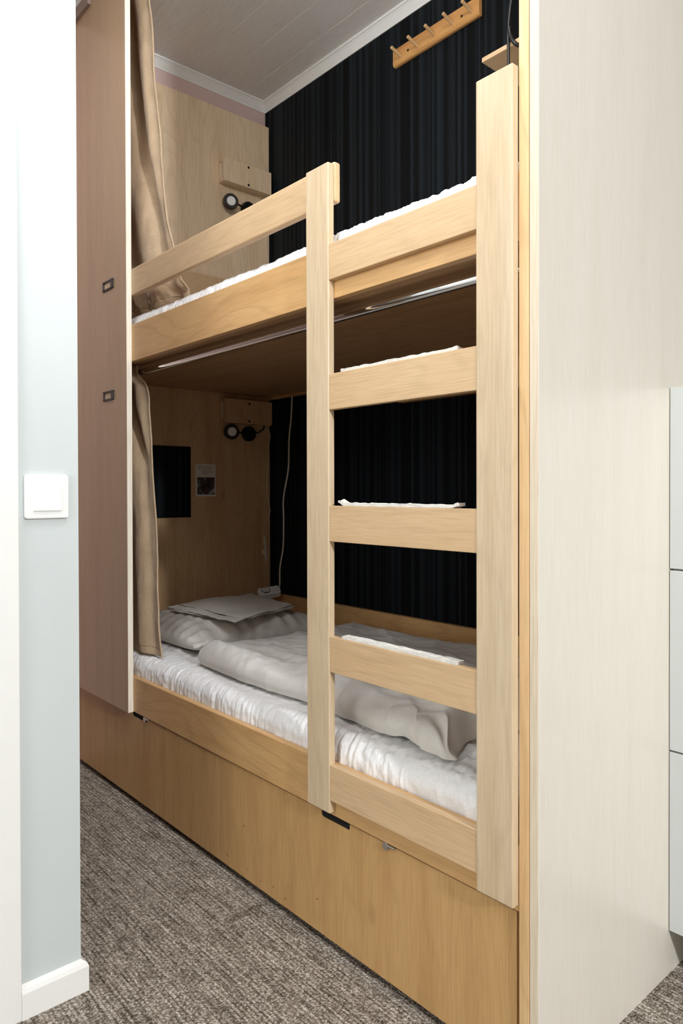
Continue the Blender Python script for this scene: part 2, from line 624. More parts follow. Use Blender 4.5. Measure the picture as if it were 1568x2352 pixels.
def crown(bm, p0, p1, inward):
    # coved moulding swept from p0 to p1 under the ceiling
    prof = [(0, 0), (0.004, -0.0), (0.004, 0.004), (0.010, 0.012), (0.019, 0.024), (0.026, 0.031), (0.031, 0.033), (0.031, 0.040), (0, 0.040)]
    d = Vector(inward)
    rings = []
    for p in (p0, p1):
        rings.append([bm.verts.new((p[0] + d.x * a * p[2] if False else p[0] + d.x * a, p[1] + d.y * a, ZC - 0.040 + b)) for a, b in prof])
    n = len(prof)
    for i in range(n):
        bm.faces.new((rings[0][i], rings[0][(i + 1) % n], rings[1][(i + 1) % n], rings[1][i]))
    bm.faces.new(rings[0])
    bm.faces.new(rings[1][::-1])


bm = bmesh.new()
crown(bm, (XH, YB, 0), (XH, 0.03, 0), (1, 0))
struct('trim_1', bm, M['trimw'])
bm = bmesh.new()
crown(bm, (XH, YB, 0), (0.0, YB, 0), (0, -1))
struct('trim_2', bm, M['trimw'])

struct('trim_4', B(-2.03, -1.797, -0.030, -0.0186, 2.797, 2.838, bev=0.001), plain('shaded_trim', rgb(150, 132, 118), 0.5, 0, 0.05))  # brown carries the shade under the ceiling, painted into the trim
struct('trim_5', B(-2.03, -1.805, -0.026, -0.0186, 2.8385, 2.8645, bev=0.0005), M['wallwhite'])
# baseboard wrapping the end of the partition wall
bm = bmesh.new()
prof = [(0, 0), (0.0125, 0), (0.0125, 0.052), (0.009, 0.060), (0.0, 0.066)]
path = [((-0.76, -0.597), (1, 0)), ((-0.76, -0.475), (1, 1)), ((-0.86, -0.475), (0, 1))]
rings = []
for (px_, py_), (dx, dy) in path:
    rings.append([bm.verts.new((px_ + dx * a, py_ + dy * a, b)) for a, b in prof])
for r0, r1 in zip(rings, rings[1:]):
    for i in range(len(prof)):
        j = (i + 1) % len(prof)
        bm.faces.new((r0[i], r0[j], r1[j], r1[i]))
bm.faces.new(rings[0])
bm.faces.new(rings[-1][::-1])
struct('baseboard_partition', bm, M['trimw'])
# door casing on the partition
bm = bmesh.new()
box(bm, -0.762, -0.748, -0.69, -0.597, 0, 2.12, bev=0.002)
box(bm, -0.762, -0.748, -1.7, -0.69, 2.03, 2.12, bev=0.002)
box(bm, -0.762, -0.748, -1.79, -1.7, 0, 2.12, bev=0.002)
struct('trim_3', bm, M['trimw'])
bm = B(-0.80, -0.757, -1.7, -0.69, 0.005, 2.03)
struct('door_1', bm, M['trimw'])

# ------------------------------------------------------------------ bunk bed
bed = thing('bunk_bed', 'pale birch built-in bunk bed with two berths, ladder and under-bed drawers', 'bunk bed', (-1.0, 0.45, 0))
# rails
obj('side_rail', B(-2.02, 0.0, 0.0, 0.020, 1.4825, 1.6045, bev=0.0015), M['rail'], bed)
obj('side_rail', B(-2.02, 0.0, 0.0, 0.020, 0.3145, 0.4300, bev=0.0015), M['rail'], bed)
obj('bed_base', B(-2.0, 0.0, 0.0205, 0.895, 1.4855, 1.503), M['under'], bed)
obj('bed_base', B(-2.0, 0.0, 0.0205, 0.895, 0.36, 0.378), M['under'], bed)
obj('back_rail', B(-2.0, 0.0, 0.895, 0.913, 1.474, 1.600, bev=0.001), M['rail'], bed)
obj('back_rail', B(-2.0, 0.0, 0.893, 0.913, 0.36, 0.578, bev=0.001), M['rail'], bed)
obj('support_batten', B(-1.145, 0.0, 0.880, 0.9125, 1.381, 1.473, bev=0.001), M['rail'], bed)
# plywood lining of the head end, from above the lower mattress up to near the ceiling
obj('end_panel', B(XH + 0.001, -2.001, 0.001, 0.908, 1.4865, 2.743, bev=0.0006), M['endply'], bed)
obj('end_panel', B(XH + 0.001, -2.001, 0.001, 0.908, 0.32, 1.4855, bev=0.0006), M['shadeply'], bed)
obj('headboard', B(-2.0, -1.984, 0.06, 0.895, 1.545, 1.987, bev=0.001), M['rung'], bed)
# guard rail
obj('guard_rail', B(-2.0, -0.488, 0.0005, 0.0200, 1.7005, 1.7905, bev=0.005, seg=3), M['rung'], bed)
# ladder
for x0, x1 in ((-0.567, -0.488), (-0.0785, 0.0)):
    obj('ladder_post', B(x0, x1, -0.018, -0.0003, 0.326, 1.7835, bev=0.0022), M['post'], bed)
for z in (1.6005, 1.3112, 1.0172, 0.7247, 0.4356):
    obj('ladder_rung', B(-0.4878, -0.0787, -0.0165, -0.0005, z - 0.0800, z, bev=0.0014), M['rung'], bed)
# right inner end panel
obj('side_panel', B(0.0012, 0.0208, -0.001, 0.9, 0.0, ZC - 0.002, bev=0.0006), M['inner'], bed)


# drawers with a hand notch in the top edge
def drawer(x0, x1, n0, n1, lock):
    z0, z1, zn = 0.022, 0.3108, 0.2968
    out = [(x0, z0), (x1, z0), (x1, z1), (n1, z1)]
    r = 0.006
    for k in range(5):
        a = math.pi / 2 * k / 4
        out.append((n1 - r + r * math.cos(-a), zn + r + r * math.sin(-a)))
    for k in range(5):
        a = math.pi / 2 * k / 4
        out.append((n0 + r - r * math.sin(a), zn + r - r * math.cos(a)))
    out += [(n0, z1), (x0, z1)]
    bm = bmesh.new()
    prism(bm, out, 'Y', 0.004, 0.021)
    d = obj('drawer', bm, M['ply'], bed)
    bm = bmesh.new()
    cyl(bm, (lock, 0.0042, 0.3075), (lock, -0.002, 0.3075), 0.0085, seg=20, bev=0.0008)
    box(bm, lock + 0.004, lock + 0.026, -0.0028, 0.0042, 0.3085, 0.3135, bev=0.0015)
    obj('lock', bm, M['nickel'], d)
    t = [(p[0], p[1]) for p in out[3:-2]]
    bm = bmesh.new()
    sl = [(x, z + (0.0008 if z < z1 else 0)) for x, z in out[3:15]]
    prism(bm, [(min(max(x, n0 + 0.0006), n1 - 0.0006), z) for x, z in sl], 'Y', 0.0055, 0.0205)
    obj('slot_dark_fill', bm, M['bark'], d)  # solid black fill; the notch's inner shade made as a part
    return d


drawer(-2.0, -0.9835, -1.533, -1.425, -1.436)
drawer(-0.9805, -0.0070, -0.5425, -0.4445, -0.328)
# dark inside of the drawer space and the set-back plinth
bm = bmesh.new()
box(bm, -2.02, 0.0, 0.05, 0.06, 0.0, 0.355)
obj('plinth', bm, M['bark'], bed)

# ------------------------------------------------------------------ tall front panel on the left with card holders
fp = thing('front_panel', 'tall smooth birch front panel left of both berths, with two card holders', 'panel', (-1.78, -0.009, 0.313))
obj('board', B(-2.03, -1.519, -0.0184, -0.0004, 0.3135, ZC - 0.001), M['front'], fp)
obj('edge_band', B(-1.5188, -1.5175, -0.0184, -0.0004, 0.3135, ZC - 0.001), M['edge'], fp)
for zc in (1.762, 1.381):
    bm = bmesh.new()
    xa, xb, za, zb, w = -1.699, -1.618, zc - 0.0165, zc + 0.0165, 0.0062
    box(bm, xa, xb, -0.0225, -0.0184, zb - w, zb, bev=0.001)
    box(bm, xa, xb, -0.0225, -0.0184, za, za + w, bev=0.001)
    box(bm, xa, xa + w * 1.6, -0.0225, -0.0184, za, zb, bev=0.001)
    box(bm, xb - w * 2.1, xb, -0.0245, -0.0184, za, zb, bev=0.0015)
    h = obj('card_holder', bm, M['black'], fp)
    obj('card', B(xa + 0.005, xb - 0.005, -0.0192, -0.0184, za + 0.004, zb - 0.004), M['endply'], h)

# right outer panel
op = obj('side_panel', B(0.0216, 0.0396, 0.0, 0.9135, 0.0, ZC - 0.001, bev=0.0012), M['outer'])
op.data.materials.append(M['edge2'])
for p in op.data.polygons:
    if p.normal.y < -0.9:
        p.material_index = 1
tag(base(op), 'tall whitewashed panel right of bunk bed, meeting the white drawers', 'panel')

# ------------------------------------------------------------------ curtain rod
rod = thing('curtain_rod', 'chrome curtain rod under the upper berth', 'curtain rod', (-0.8, 0.06, 1.459))
bm = bmesh.new()
cyl(bm, (-1.98, 0.06, 1.4595), (0.0, 0.06, 1.4595), 0.0108, seg=40)
obj('rod', bm, M['chrome'], rod, smooth=True)
for x in (-1.985, -0.008):
    bm = bmesh.new()
    cyl(bm, (x, 0.06, 1.4595), (x + 0.008, 0.06, 1.4595), 0.0175, seg=28)
    obj('end_socket', bm, M['chrome'], rod, smooth=True)


# ------------------------------------------------------------------ curtains
def curtain(name, label, ztop, zbot, right, valley, depth, y0, amp, per, xl, seed, pile=0.0, front=0.0, zf=0.0):
    t = thing(name, label, 'curtain', (xl, y0, zbot))
    NU, NV = 110, 170
    g = []
    for j in range(NV + 1):
        v = j / NV
        z = ztop + (zbot - ztop) * v
        xr = interp(right, z)
        xv = interp(valley, z)
        row = []
        for i in range(NU + 1):
            u = i / NU
            x = xl + (xr - xl) * u
            k = interp(depth, z)
            d = x - xv
            e = sst(xr - 0.045, xr - 0.004, x)
            dv = min(amp * k, max(0.0, xr - xv - 0.01) / 3.0)
            yv = y0 + dv * math.exp(-(d / 0.030) ** 2) * (1 - e)
            # softer folds further left, behind the front panel
            if d < 0:
                yv -= 0.020 * (1 - math.cos(2 * math.pi * d / per)) * 0.5 * sst(0.0, 0.05, -d)
            yv -= min(0.014, max(0.0, xr - xv) * 0.12) * math.exp(-((d - 0.6 * (xr - xv)) / 0.04) ** 2) * (1 - e)
            yv -= front * sst(zf, zf + 0.03, z)
            yv += 0.005 * fbm(x * 7 + seed, z * 2.6, seed) + 0.002 * fbm(x * 26, z * 11, seed + 4)
            xx = x + 0.003 * fbm(z * 3.1, seed, u * 1.5)
            zz = z
            if pile > 0:
                w = sst(1 - pile, 1.0, v)
                yv += w * (0.022 * fbm(x * 16, z * 14, 7.7) + 0.012)
                xx += w * 0.012 * fbm(x * 13, z * 16, 3.1)
            row.append((xx, yv, zz))
        g.append(row)
    bm = bmesh.new()
    vs = [[bm.verts.new(p) for p in r] for r in g]
    for j in range(NV):
        for i in range(NU):
            bm.faces.new((vs[j][i], vs[j][i + 1], vs[j + 1][i + 1], vs[j + 1][i]))
    sh = obj('cloth', bm, M['linen'], t, smooth=True)
    md = sh.modifiers.new('thick', 'SOLIDIFY')
    md.thickness = 0.0022
    md.offset = 0
    # stitched side hem
    bm = bmesh.new()
    tube(bm, [Vector(r[-1]) + Vector((0.001, 0, 0)) for r in g[::5]] , 0.0030, 8, 2)
    obj('side_hem', bm, M['hem'], t, smooth=True)
    bm = bmesh.new()
    row = g[-6]
    tube(bm, [Vector(p) + Vector((0.0012, -0.0012, 0)) for p in row[::4]], 0.0012, 6, 2)
    obj('bottom_seam', bm, M['linen'], t, smooth=True)
    return t


curtain('curtain', 'tan linen curtain bunched at the left of the lower berth', 1.4800, 0.499,
        [(0.49, -1.443), (0.613, -1.461), (0.727, -1.472), (0.946, -1.489), (1.122, -1.507), (1.24, -1.517), (1.36, -1.525), (1.40, -1.537), (1.44, -1.558), (1.475, -1.566)],
        [(0.49, -1.47), (0.9, -1.50), (1.12, -1.535), (1.24, -1.60), (1.35, -1.66), (1.475, -1.69)],
        [(0.49, 0.25), (0.95, 0.4), (1.12, 0.9), (1.3, 1.0), (1.475, 0.7)],
        0.066, 0.055, 0.17, -1.95, 2.0, front=0.024, zf=1.415)
curtain('curtain', 'long tan linen curtain at the left of the upper berth, pooling on its mattress', ZC - 0.02, 1.658,
        [(1.655, -1.285), (1.70, -1.305), (1.731, -1.331), (1.855, -1.379), (1.954, -1.428), (2.076, -1.452), (2.24, -1.468), (2.365, -1.489), (2.49, -1.510), (2.579, -1.512), (2.658, -1.524), (2.733, -1.548), (2.86, -1.60)],
        [(1.655, -1.36), (1.75, -1.39), (1.88, -1.455), (2.03, -1.51), (2.2, -1.575), (2.4, -1.625), (2.6, -1.67), (2.86, -1.72)],
        [(1.655, 0.35), (1.8, 0.6), (2.0, 0.9), (2.2, 1.0), (2.86, 1.0)],
        0.080, 0.060, 0.21, -1.95, 5.0, pile=0.10)


# ------------------------------------------------------------------ mattresses
def mattress_mesh():
    X0, X1, Y0, Y1, Z0, Z1 = -1.985, -0.008, 0.0225, 0.885, 0.0, 0.110
    r = 0.042
    prof = []
    # cross-section from front bottom, over the top, to back bottom (y, z, ny, nz)
    for k in range(10):
        prof.append((Y0, Z0 + (Z1 - r - Z0) * k / 10, -1, 0))
    for k in range(13):
        a = math.pi / 2 * k / 12
        prof.append((Y0 + r - r * math.cos(a), Z1 - r + r * math.sin(a), -math.cos(a), math.sin(a)))
    for k in range(1, 60):
        prof.append((Y0 + r + (Y1 - r - Y0 - r) * (k / 60) ** 1.25, Z1, 0, 1))
    for k in range(9):
        a = math.pi / 2 * k / 8
        prof.append((Y1 - r + r * math.sin(a), Z1 - r + r * math.cos(a), math.sin(a), math.cos(a)))
    prof.append((Y1, Z0, 1, 0))
    NX = 820
    bm = bmesh.new()
    rows = []
    for i in range(NX + 1):
        x = X0 + (X1 - X0) * i / NX
        ex = min(sst(X0, X0 + 0.035, x), sst(X1, X1 - 0.035, x))
        row = []
        L = 0.0
        for k, (yy, zz, ny, nz) in enumerate(prof):
            s = (yy - Y0) + zz
            front = 1 - sst(0.03, 0.14, yy - Y0)
            top = 1 - front
            # gathers: fine ridges running across the edge
            lean = 0.35 * (yy - Y0) + 0.012 * noise.noise(Vector((x * 9, s * 9, 2)))
            gat = noise.noise(Vector(((x + lean) * 130, s * 9, 1.0)))
            gat2 = noise.noise(Vector(((x + lean) * 62, s * 7, 4.0)))
            gat3 = noise.noise(Vector(((x + lean) * 24, s * 5, 14.0)))
            am = 0.55 + 0.9 * abs(noise.noise(Vector((x * 7, s * 4, 21.0))))
            w = (0.0014 * gat + 0.0021 * gat2 * am + 0.0026 * gat3 * am) * (0.3 + 0.7 * front)
            w += 0.0022 * fbm(x * 45 + s * 30, s * 45 - x * 12, 11.0, 3)
            rdg = 1 - abs(noise.noise(Vector((x * 13 + yy * 16, yy * 22 - x * 7, 17.0)))) * 2.2
            w += 0.0042 * max(0.0, rdg) ** 4 * (0.35 + 0.65 * top)
            # top: soft rumples mostly along the length
            w += top * (0.0030 * fbm(x * 9, yy * 26 + 2 * noise.noise(Vector((x * 3, yy * 3, 0))), 3.0, 3) + 0.0020 * fbm(x * 30, yy * 60, 8.0, 3))
            w *= 1.0 + 0.5 * sst(-0.8, -0.5, x)
            w += 0.004 * fbm(x * 4.0, s * 3, 6.0, 2)
            # quilting seams
            q = abs(((yy - 0.145) / 0.12) - round((yy - 0.145) / 0.12)) * 0.12 if yy > 0.1 else 1
            w -= 0.0042 * math.exp(-(q / 0.005) ** 2)
            qx = abs(x / 0.16 - round(x / 0.16)) * 0.16
            w -= 0.0016 * math.exp(-(qx / 0.006) ** 2) * (0.4 + 0.6 * front)
            zz2 = zz * (0.75 + 0.25 * ex)
            row.append(bm.verts.new((x, yy + ny * w, max(0.0, zz2 + nz * w))))
        rows.append(row)
    for i in range(NX):
        for k in range(len(prof) - 1):
            bm.faces.new((rows[i][k], rows[i + 1][k], rows[i + 1][k + 1], rows[i][k + 1]))
        bm.faces.new((rows[i][0], rows[i][-1], rows[i + 1][-1], rows[i + 1][0]))
    bm.faces.new(rows[0])
    bm.faces.new(rows[-1][::-1])
    return bm


mat1 = obj('mattress', mattress_mesh(), M['cover'], smooth=True)
mat1.location = (0, 0, 0.3785)
tag(mat1, 'white quilted mattress of the lower berth under the duvet', 'mattress', 'bunk mattresses')
mat2 = mat1.copy()
COL.objects.link(mat2)
mat2.location = (0, 0, 1.541)
tag(mat2, 'white quilted mattress of the upper berth behind the guard rail', 'mattress', 'bunk mattresses')
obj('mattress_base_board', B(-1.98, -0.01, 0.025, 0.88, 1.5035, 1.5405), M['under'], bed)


# ------------------------------------------------------------------ duvet
def duvet():
    front = [(-1.345, 0.165), (-1.28, 0.118), (-1.151, 0.103), (-0.998, 0.096), (-0.841, 0.103), (-0.727, 0.110), (-0.598, 0.102), (-0.445, 0.084), (-0.35, 0.080), (-0.275, 0.064), (-0.228, 0.066), (-0.207, 0.086)]
    left = [(-1.345, 0.165), (-1.30, 0.26), (-1.27, 0.45), (-1.26, 0.62), (-1.29, 0.775)]
    right = [(-0.207, 0.086), (-0.240, 0.140), (-0.262, 0.21), (-0.225, 0.36), (-0.17, 0.56), (-0.15, 0.76)]
    back = [(-1.29, 0.775), (-1.1, 0.778), (-0.86, 0.772), (-0.5, 0.765), (-0.15, 0.76)]

    def crv(pts):
        sp = spline([(a, b, 0) for a, b in pts], 24)
        d = [0]
        for a, b in zip(sp, sp[1:]):
            d.append(d[-1] + (b - a).length)

        def f(t):
            L = t * d[-1]
            for i in range(len(d) - 1):
                if L <= d[i + 1]:
                    k = (L - d[i]) / max(1e-9, d[i + 1] - d[i])
                    return sp[i].lerp(sp[i + 1], k)
            return sp[-1]
        return f
    fF, fB, fL, fR = crv(front), crv(back), crv(left), crv(right)
    NU, NV = 240, 130
    P00, P10, P01, P11 = fF(0), fF(1), fB(0), fB(1)
    us = [0.5 - 0.5 * math.cos(math.pi * (0.04 + 0.92 * i / NU)) for i in range(NU + 1)]
    us = [(a - us[0]) / (us[-1] - us[0]) for a in us]
    vs_ = [0.5 - 0.5 * math.cos(math.pi * (0.04 + 0.92 * i / NV)) for i in range(NV + 1)]
    vs_ = [(a - vs_[0]) / (vs_[-1] - vs_[0]) for a in vs_]
    CF = [fF(u) for u in us]
    CB = [fB(u) for u in us]
    CL = [fL(v) for v in vs_]
    CR = [fR(v) for v in vs_]
    zb = 0.4975
    top, bot = [], []
    bm = bmesh.new()
    for j, v in enumerate(vs_):
        rt, rb = [], []
        for i, u in enumerate(us):
            p = CF[i] * (1 - v) + CB[i] * v + CL[j] * (1 - u) + CR[j] * u - (P00 * (1 - u) * (1 - v) + P10 * u * (1 - v) + P01 * (1 - u) * v + P11 * u * v)
            x, y = p.x, p.y
            df, db, dl, dr = v * 0.68, (1 - v) * 0.68, u * 1.15, (1 - u) * 1.1
            H = 0.056 + 0.010 * sst(-1.0, -0.35, x)
            R = 0.062

            def e(d, R):
                q = max(0.0, min(1.0, d / R))
                return math.sqrt(max(0.0, 1 - (1 - q) ** 2))
            k = e(df, 0.060) * e(db, R) * e(dl, R) * e(dr, R)
            ins = min(1, min(df, db, dl, dr) / 0.12)
            # soft rumples running along the duvet, stronger near the foot corner
            wv = noise.noise(Vector((x * 3.0 + y * 2.2, y * 11 + x * 2.0, 1.5)))
            wr = 0.010 * wv + 0.008 * fbm(x * 6 + 2 - y * 3, y * 15, 2.2, 4) + 0.0022 * fbm(x * 40, y * 40, 5.0, 2)
            # radiating folds at the foot corner
            cx, cy = x + 0.21, y - 0.07
            rr = math.hypot(cx, cy)
            an = math.atan2(cy, -cx)
            wr += 0.020 * math.exp(-rr / 0.20) * math.sin(an * 8 + 0.6 + rr * 6) * min(1, rr / 0.04)
            # long fold from foot corner to middle
            dline = (y - (0.16 + 0.30 * (-0.2 - x) * 0.55))
            wr += 0.016 * math.exp(-(dline / 0.030) ** 2) * sst(-1.0, -0.6, x) * sst(-0.12, -0.25, x)
            # crisp folds: sharpened ridges of a slow field, running along the duvet
            rd = 1 - abs(noise.noise(Vector((x * 1.3 + y * 1.2, y * 6.5 + x * 2.6, 12.0)))) * 1.7
            wr += 0.012 * max(0.0, rd) ** 3 * (0.35 + 0.65 * sst(-1.1, -0.4, x))
            rd2 = 1 - abs(noise.noise(Vector((x * 2.2 - y * 2.0, y * 8.0 + x * 5.5, 31.0)))) * 1.8
            wr += 0.006 * max(0.0, rd2) ** 3
            # a soft break between the front face and the top
            wr += 0.010 * math.exp(-((df - 0.070 - 0.012 * math.sin(x * 6)) / 0.024) ** 2)
            # puckers on the front side
            wr += 0.008 * noise.noise(Vector((x * 26 + y * 14, y * 5, 6.1))) * math.exp(-df / 0.10)
            z = zb + 0.004 + H * k + wr * (0.5 + 0.5 * ins) * k
            bul = 0.012 * math.sin(math.pi * min(1, max(0, k))) * math.exp(-df / 0.05)
            lift = 0.022 * math.exp(-(((x + 0.33) / 0.06) ** 2)) * math.exp(-df / 0.03)
            yo = 0.004 * noise.noise(Vector((x * 13, 0.3, 2.7))) * math.exp(-df / 0.05) + 0.010 * noise.noise(Vector((x * 30, 1.3, 2.7))) * math.exp(-df / 0.04) * sst(-0.5, -0.3, x)
            pk = 1 - abs(noise.noise(Vector((x * 11 + y * 9, 4.0, y * 5)))) * 2.2
            yo -= 0.020 * max(0.0, pk) ** 3 * math.exp(-((df - 0.04) / 0.04) ** 2) * (0.4 + 0.6 * sst(-0.9, -0.4, x))
            rt.append(bm.verts.new((x, y + yo - bul, z + lift * 0.6)))
            zbv = zb + 0.0015 + lift + 0.002 * abs(noise.noise(Vector((x * 16, y * 9, 0))))
            rb.append(rt[-1] if (i in (0, NU) or j in (0, NV)) else bm.verts.new((x, y + yo, min(zbv, z - 0.002))))
        top.append(rt)
        bot.append(rb)
    for j in range(NV):
        for i in range(NU):
            bm.faces.new((top[j][i], top[j][i + 1], top[j + 1][i + 1], top[j + 1][i]))
            q = (bot[j][i], bot[j + 1][i], bot[j + 1][i + 1], bot[j][i + 1])
            if len(set(q)) == 4:
                try:
                    bm.faces.new(q)
                except ValueError:
                    pass
    return bm


du = obj('duvet', duvet(), M['duvet'], smooth=True)
tag(base(du), 'ivory duvet spread along the lower berth mattress', 'duvet')


# ------------------------------------------------------------------ pillow, linen
def pillow_top(x, y):
    u = (x + 1.675) / 0.285
    v = (y - 0.455) / 0.300
    k = max(0.0, 1 - abs(u) ** 2.6) ** 0.5 * max(0.0, 1 - abs(v) ** 2.6) ** 0.5
    return 0.524 + 0.076 * k


def pillow():
    NU, NV = 100, 100
    bm = bmesh.new()
    T, Bt = [], []
    for j in range(NV + 1):
        v = -math.cos(math.pi * j / NV)
        rt, rb = [], []
        for i in range(NU + 1):
            u = -math.cos(math.pi * i / NU)
            # pinch sides so that corners stick out
            pu = 1 - 0.07 * (1 - v * v) * abs(u) ** 3
            pv = 1 - 0.07 * (1 - u * u) * abs(v) ** 3
            x = -1.675 + 0.285 * u * pv * 1.0
            x = -1.675 + 0.285 * u * pu
            y = 0.455 + 0.300 * v * pv
            k = max(0.0, 1 - abs(u) ** 2.6) ** 0.5 * max(0.0, 1 - abs(v) ** 2.6) ** 0.5
            cr = 1 - k
            w = 0.006 * fbm(x * 8, y * 8, 1.0, 3) * k ** 0.5
            # creases pulling into the front and right edges
            w += 0.0085 * math.sin(y * 85 + 4 * noise.noise(Vector((x * 6, y * 6, 0)))) * sst(0.35, 0.95, u) * k ** 0.6
            w += 0.0085 * math.sin(x * 115 + 3 * noise.noise(Vector((x * 5, y * 7, 3)))) * sst(0.35, 0.95, -v) * k ** 0.6
            zt = 0.524 + 0.076 * k + w
            zbm = 0.524 - 0.033 * min(1, k * 1.9)
            rt.append(bm.verts.new((x, y, zt)))
            rb.append(rt[-1] if (i in (0, NU) or j in (0, NV)) else bm.verts.new((x, y, max(0.4965, zbm))))
        T.append(rt)
        Bt.append(rb)
    for j in range(NV):
        for i in range(NU):
            bm.faces.new((T[j][i], T[j][i + 1], T[j + 1][i + 1], T[j + 1][i]))
            q = (Bt[j][i], Bt[j + 1][i], Bt[j + 1][i + 1], Bt[j][i + 1])
            if len(set(q)) == 4:
                try:
                    bm.faces.new(q)
                except ValueError:
                    pass
    return bm


pl = obj('pillow', pillow(), M['pillow'], smooth=True)
tag(base(pl), 'ivory striped pillow at the head of the lower berth', 'pillow')


def sheet_layer(bm, A, Bc, Cc, D, dz, th, seed):
    N = 36
    A, Bc, Cc, D = [Vector((p[0], p[1], 0)) for p in (A, Bc, Cc, D)]
    T, U = [], []
    for j in range(N + 1):
        v = j / N
        rt, ru = [], []
        for i in range(N + 1):
            u = i / N
            p = (A * (1 - u) + D * u) * (1 - v) + (Bc * (1 - u) + Cc * u) * v
            rim = min(u, 1 - u, v, 1 - v)
            z = max(pillow_top(p.x, p.y), 0.588) + 0.008 + dz + 0.003 * fbm(p.x * 9, p.y * 9, seed, 2)
            z += 0.004 * sst(0.06, 0.0, rim) * noise.noise(Vector((p.x * 22, p.y * 22, seed)))
            wob = 0.004 * noise.noise(Vector((p.x * 12, p.y * 12, seed + 9)))
            e = math.sqrt(max(0, 1 - (1 - min(1, rim / 0.03)) ** 2))
            rt.append(bm.verts.new((p.x + wob, p.y + wob, z + th * (0.5 + 0.5 * e))))
            ru.append(bm.verts.new((p.x + wob, p.y + wob, z + th * (0.5 - 0.5 * e))))
        T.append(rt)
        U.append(ru)
    for j in range(N):
        for i in range(N):
            bm.faces.new((T[j][i], T[j][i + 1], T[j + 1][i + 1], T[j + 1][i]))
            bm.faces.new((U[j][i], U[j + 1][i], U[j + 1][i + 1], U[j][i + 1]))
    for i in range(N):
        for (a, b, c, d) in ((T[0][i], U[0][i], U[0][i + 1], T[0][i + 1]), (T[N][i], T[N][i + 1], U[N][i + 1], U[N][i]), (T[i][0], T[i + 1][0], U[i + 1][0], U[i][0]), (T[i][N], U[i][N], U[i + 1][N], T[i + 1][N])):
            bm.faces.new((a, b, c, d))


bm = bmesh.new()
sheet_layer(bm, (-1.74, 0.25), (-1.80, 0.68), (-1.455, 0.63), (-1.37, 0.30), 0.000, 0.004, 1)
sheet_layer(bm, (-1.79, 0.265), (-1.83, 0.69), (-1.47, 0.645), (-1.345, 0.285), 0.0046, 0.004, 2)
sheet_layer(bm, (-1.76, 0.30), (-1.85, 0.70), (-1.475, 0.640), (-1.36, 0.33), 0.0092, 0.0045, 3)
sh = obj('folded_linen', bm, M['sheet'], smooth=True)
tag(base(sh), 'stack of folded ivory bed linen lying on the pillow', 'bed linen')

# ------------------------------------------------------------------ power strip in the corner behind the pillow
ps = thing('power_socket', 'white extension socket behind the folded linen, its lead running up the black wall', 'extension socket', (-1.88, 0.80, 0.56))
bm = bmesh.new()
t = bmesh.new()
bmesh.ops.create_cube(t, size=1.0)
for v in t.verts:
    v.co = Vector((v.co.x * 0.046, v.co.y * 0.10, v.co.z * 0.040))
bmesh.ops.bevel(t, geom=list(t.edges), offset=0.007, segments=3, affect='EDGES')
PM = Matrix.Translation((-1.868, 0.805, 0.598)) @ Matrix.Rotation(math.radians(-18), 4, 'Z') @ Matrix.Rotation(math.radians(35), 4, 'Y') @ Matrix.Rotation(math.radians(8), 4, 'X')
merge(bm, t, PM)
pb = obj('socket_body', bm, M['white'], ps, smooth=True)
bm = bmesh.new()
t = bmesh.new()
bmesh.ops.create_cone(t, cap_ends=True, segments=28, radius1=0.0195, radius2=0.0195, depth=0.003)
merge(bm, t, PM @ Matrix.Translation((0.0, -0.015, 0.0192)))
sk = obj('socket_rim', bm, M['black'], pb, smooth=True)
bm = bmesh.new()
t = bmesh.new()
bmesh.ops.create_cone(t, cap_ends=True, segments=28, radius1=0.0165, radius2=0.0165, depth=0.003)
merge(bm, t, PM @ Matrix.Translation((0.0, -0.015, 0.0199)))
for s in (-0.0065, 0.0065):
    pass
obj('socket_face', bm, M['white'], pb, smooth=True)
bm = bmesh.new()
for s in (-0.0085, 0.0085):
    t = bmesh.new()
    bmesh.ops.create_cone(t, cap_ends=True, segments=14, radius1=0.0028, radius2=0.0028, depth=0.002)
    merge(bm, t, PM @ Matrix.Translation((s, -0.015, 0.0212)))
obj('socket_hole', bm, M['black'], pb, smooth=True)
bm = bmesh.new()
Yc = 0.888
tube(bm, [(-1.865, 0.862, 0.612), (-1.90, 0.882, 0.602), (-1.912, 0.884, 0.60), (-1.90, Yc, 0.62), (-1.897, Yc, 0.70), (-1.872, Yc, 0.80), (-1.868, Yc, 0.92), (-1.868, Yc, 1.02), (-1.832, Yc, 1.15), (-1.826, Yc, 1.28), (-1.81, Yc, 1.38), (-1.803, Yc, 1.4735)], 0.0036, 10, 8)
obj('lead', bm, M['cable'], ps, smooth=True)


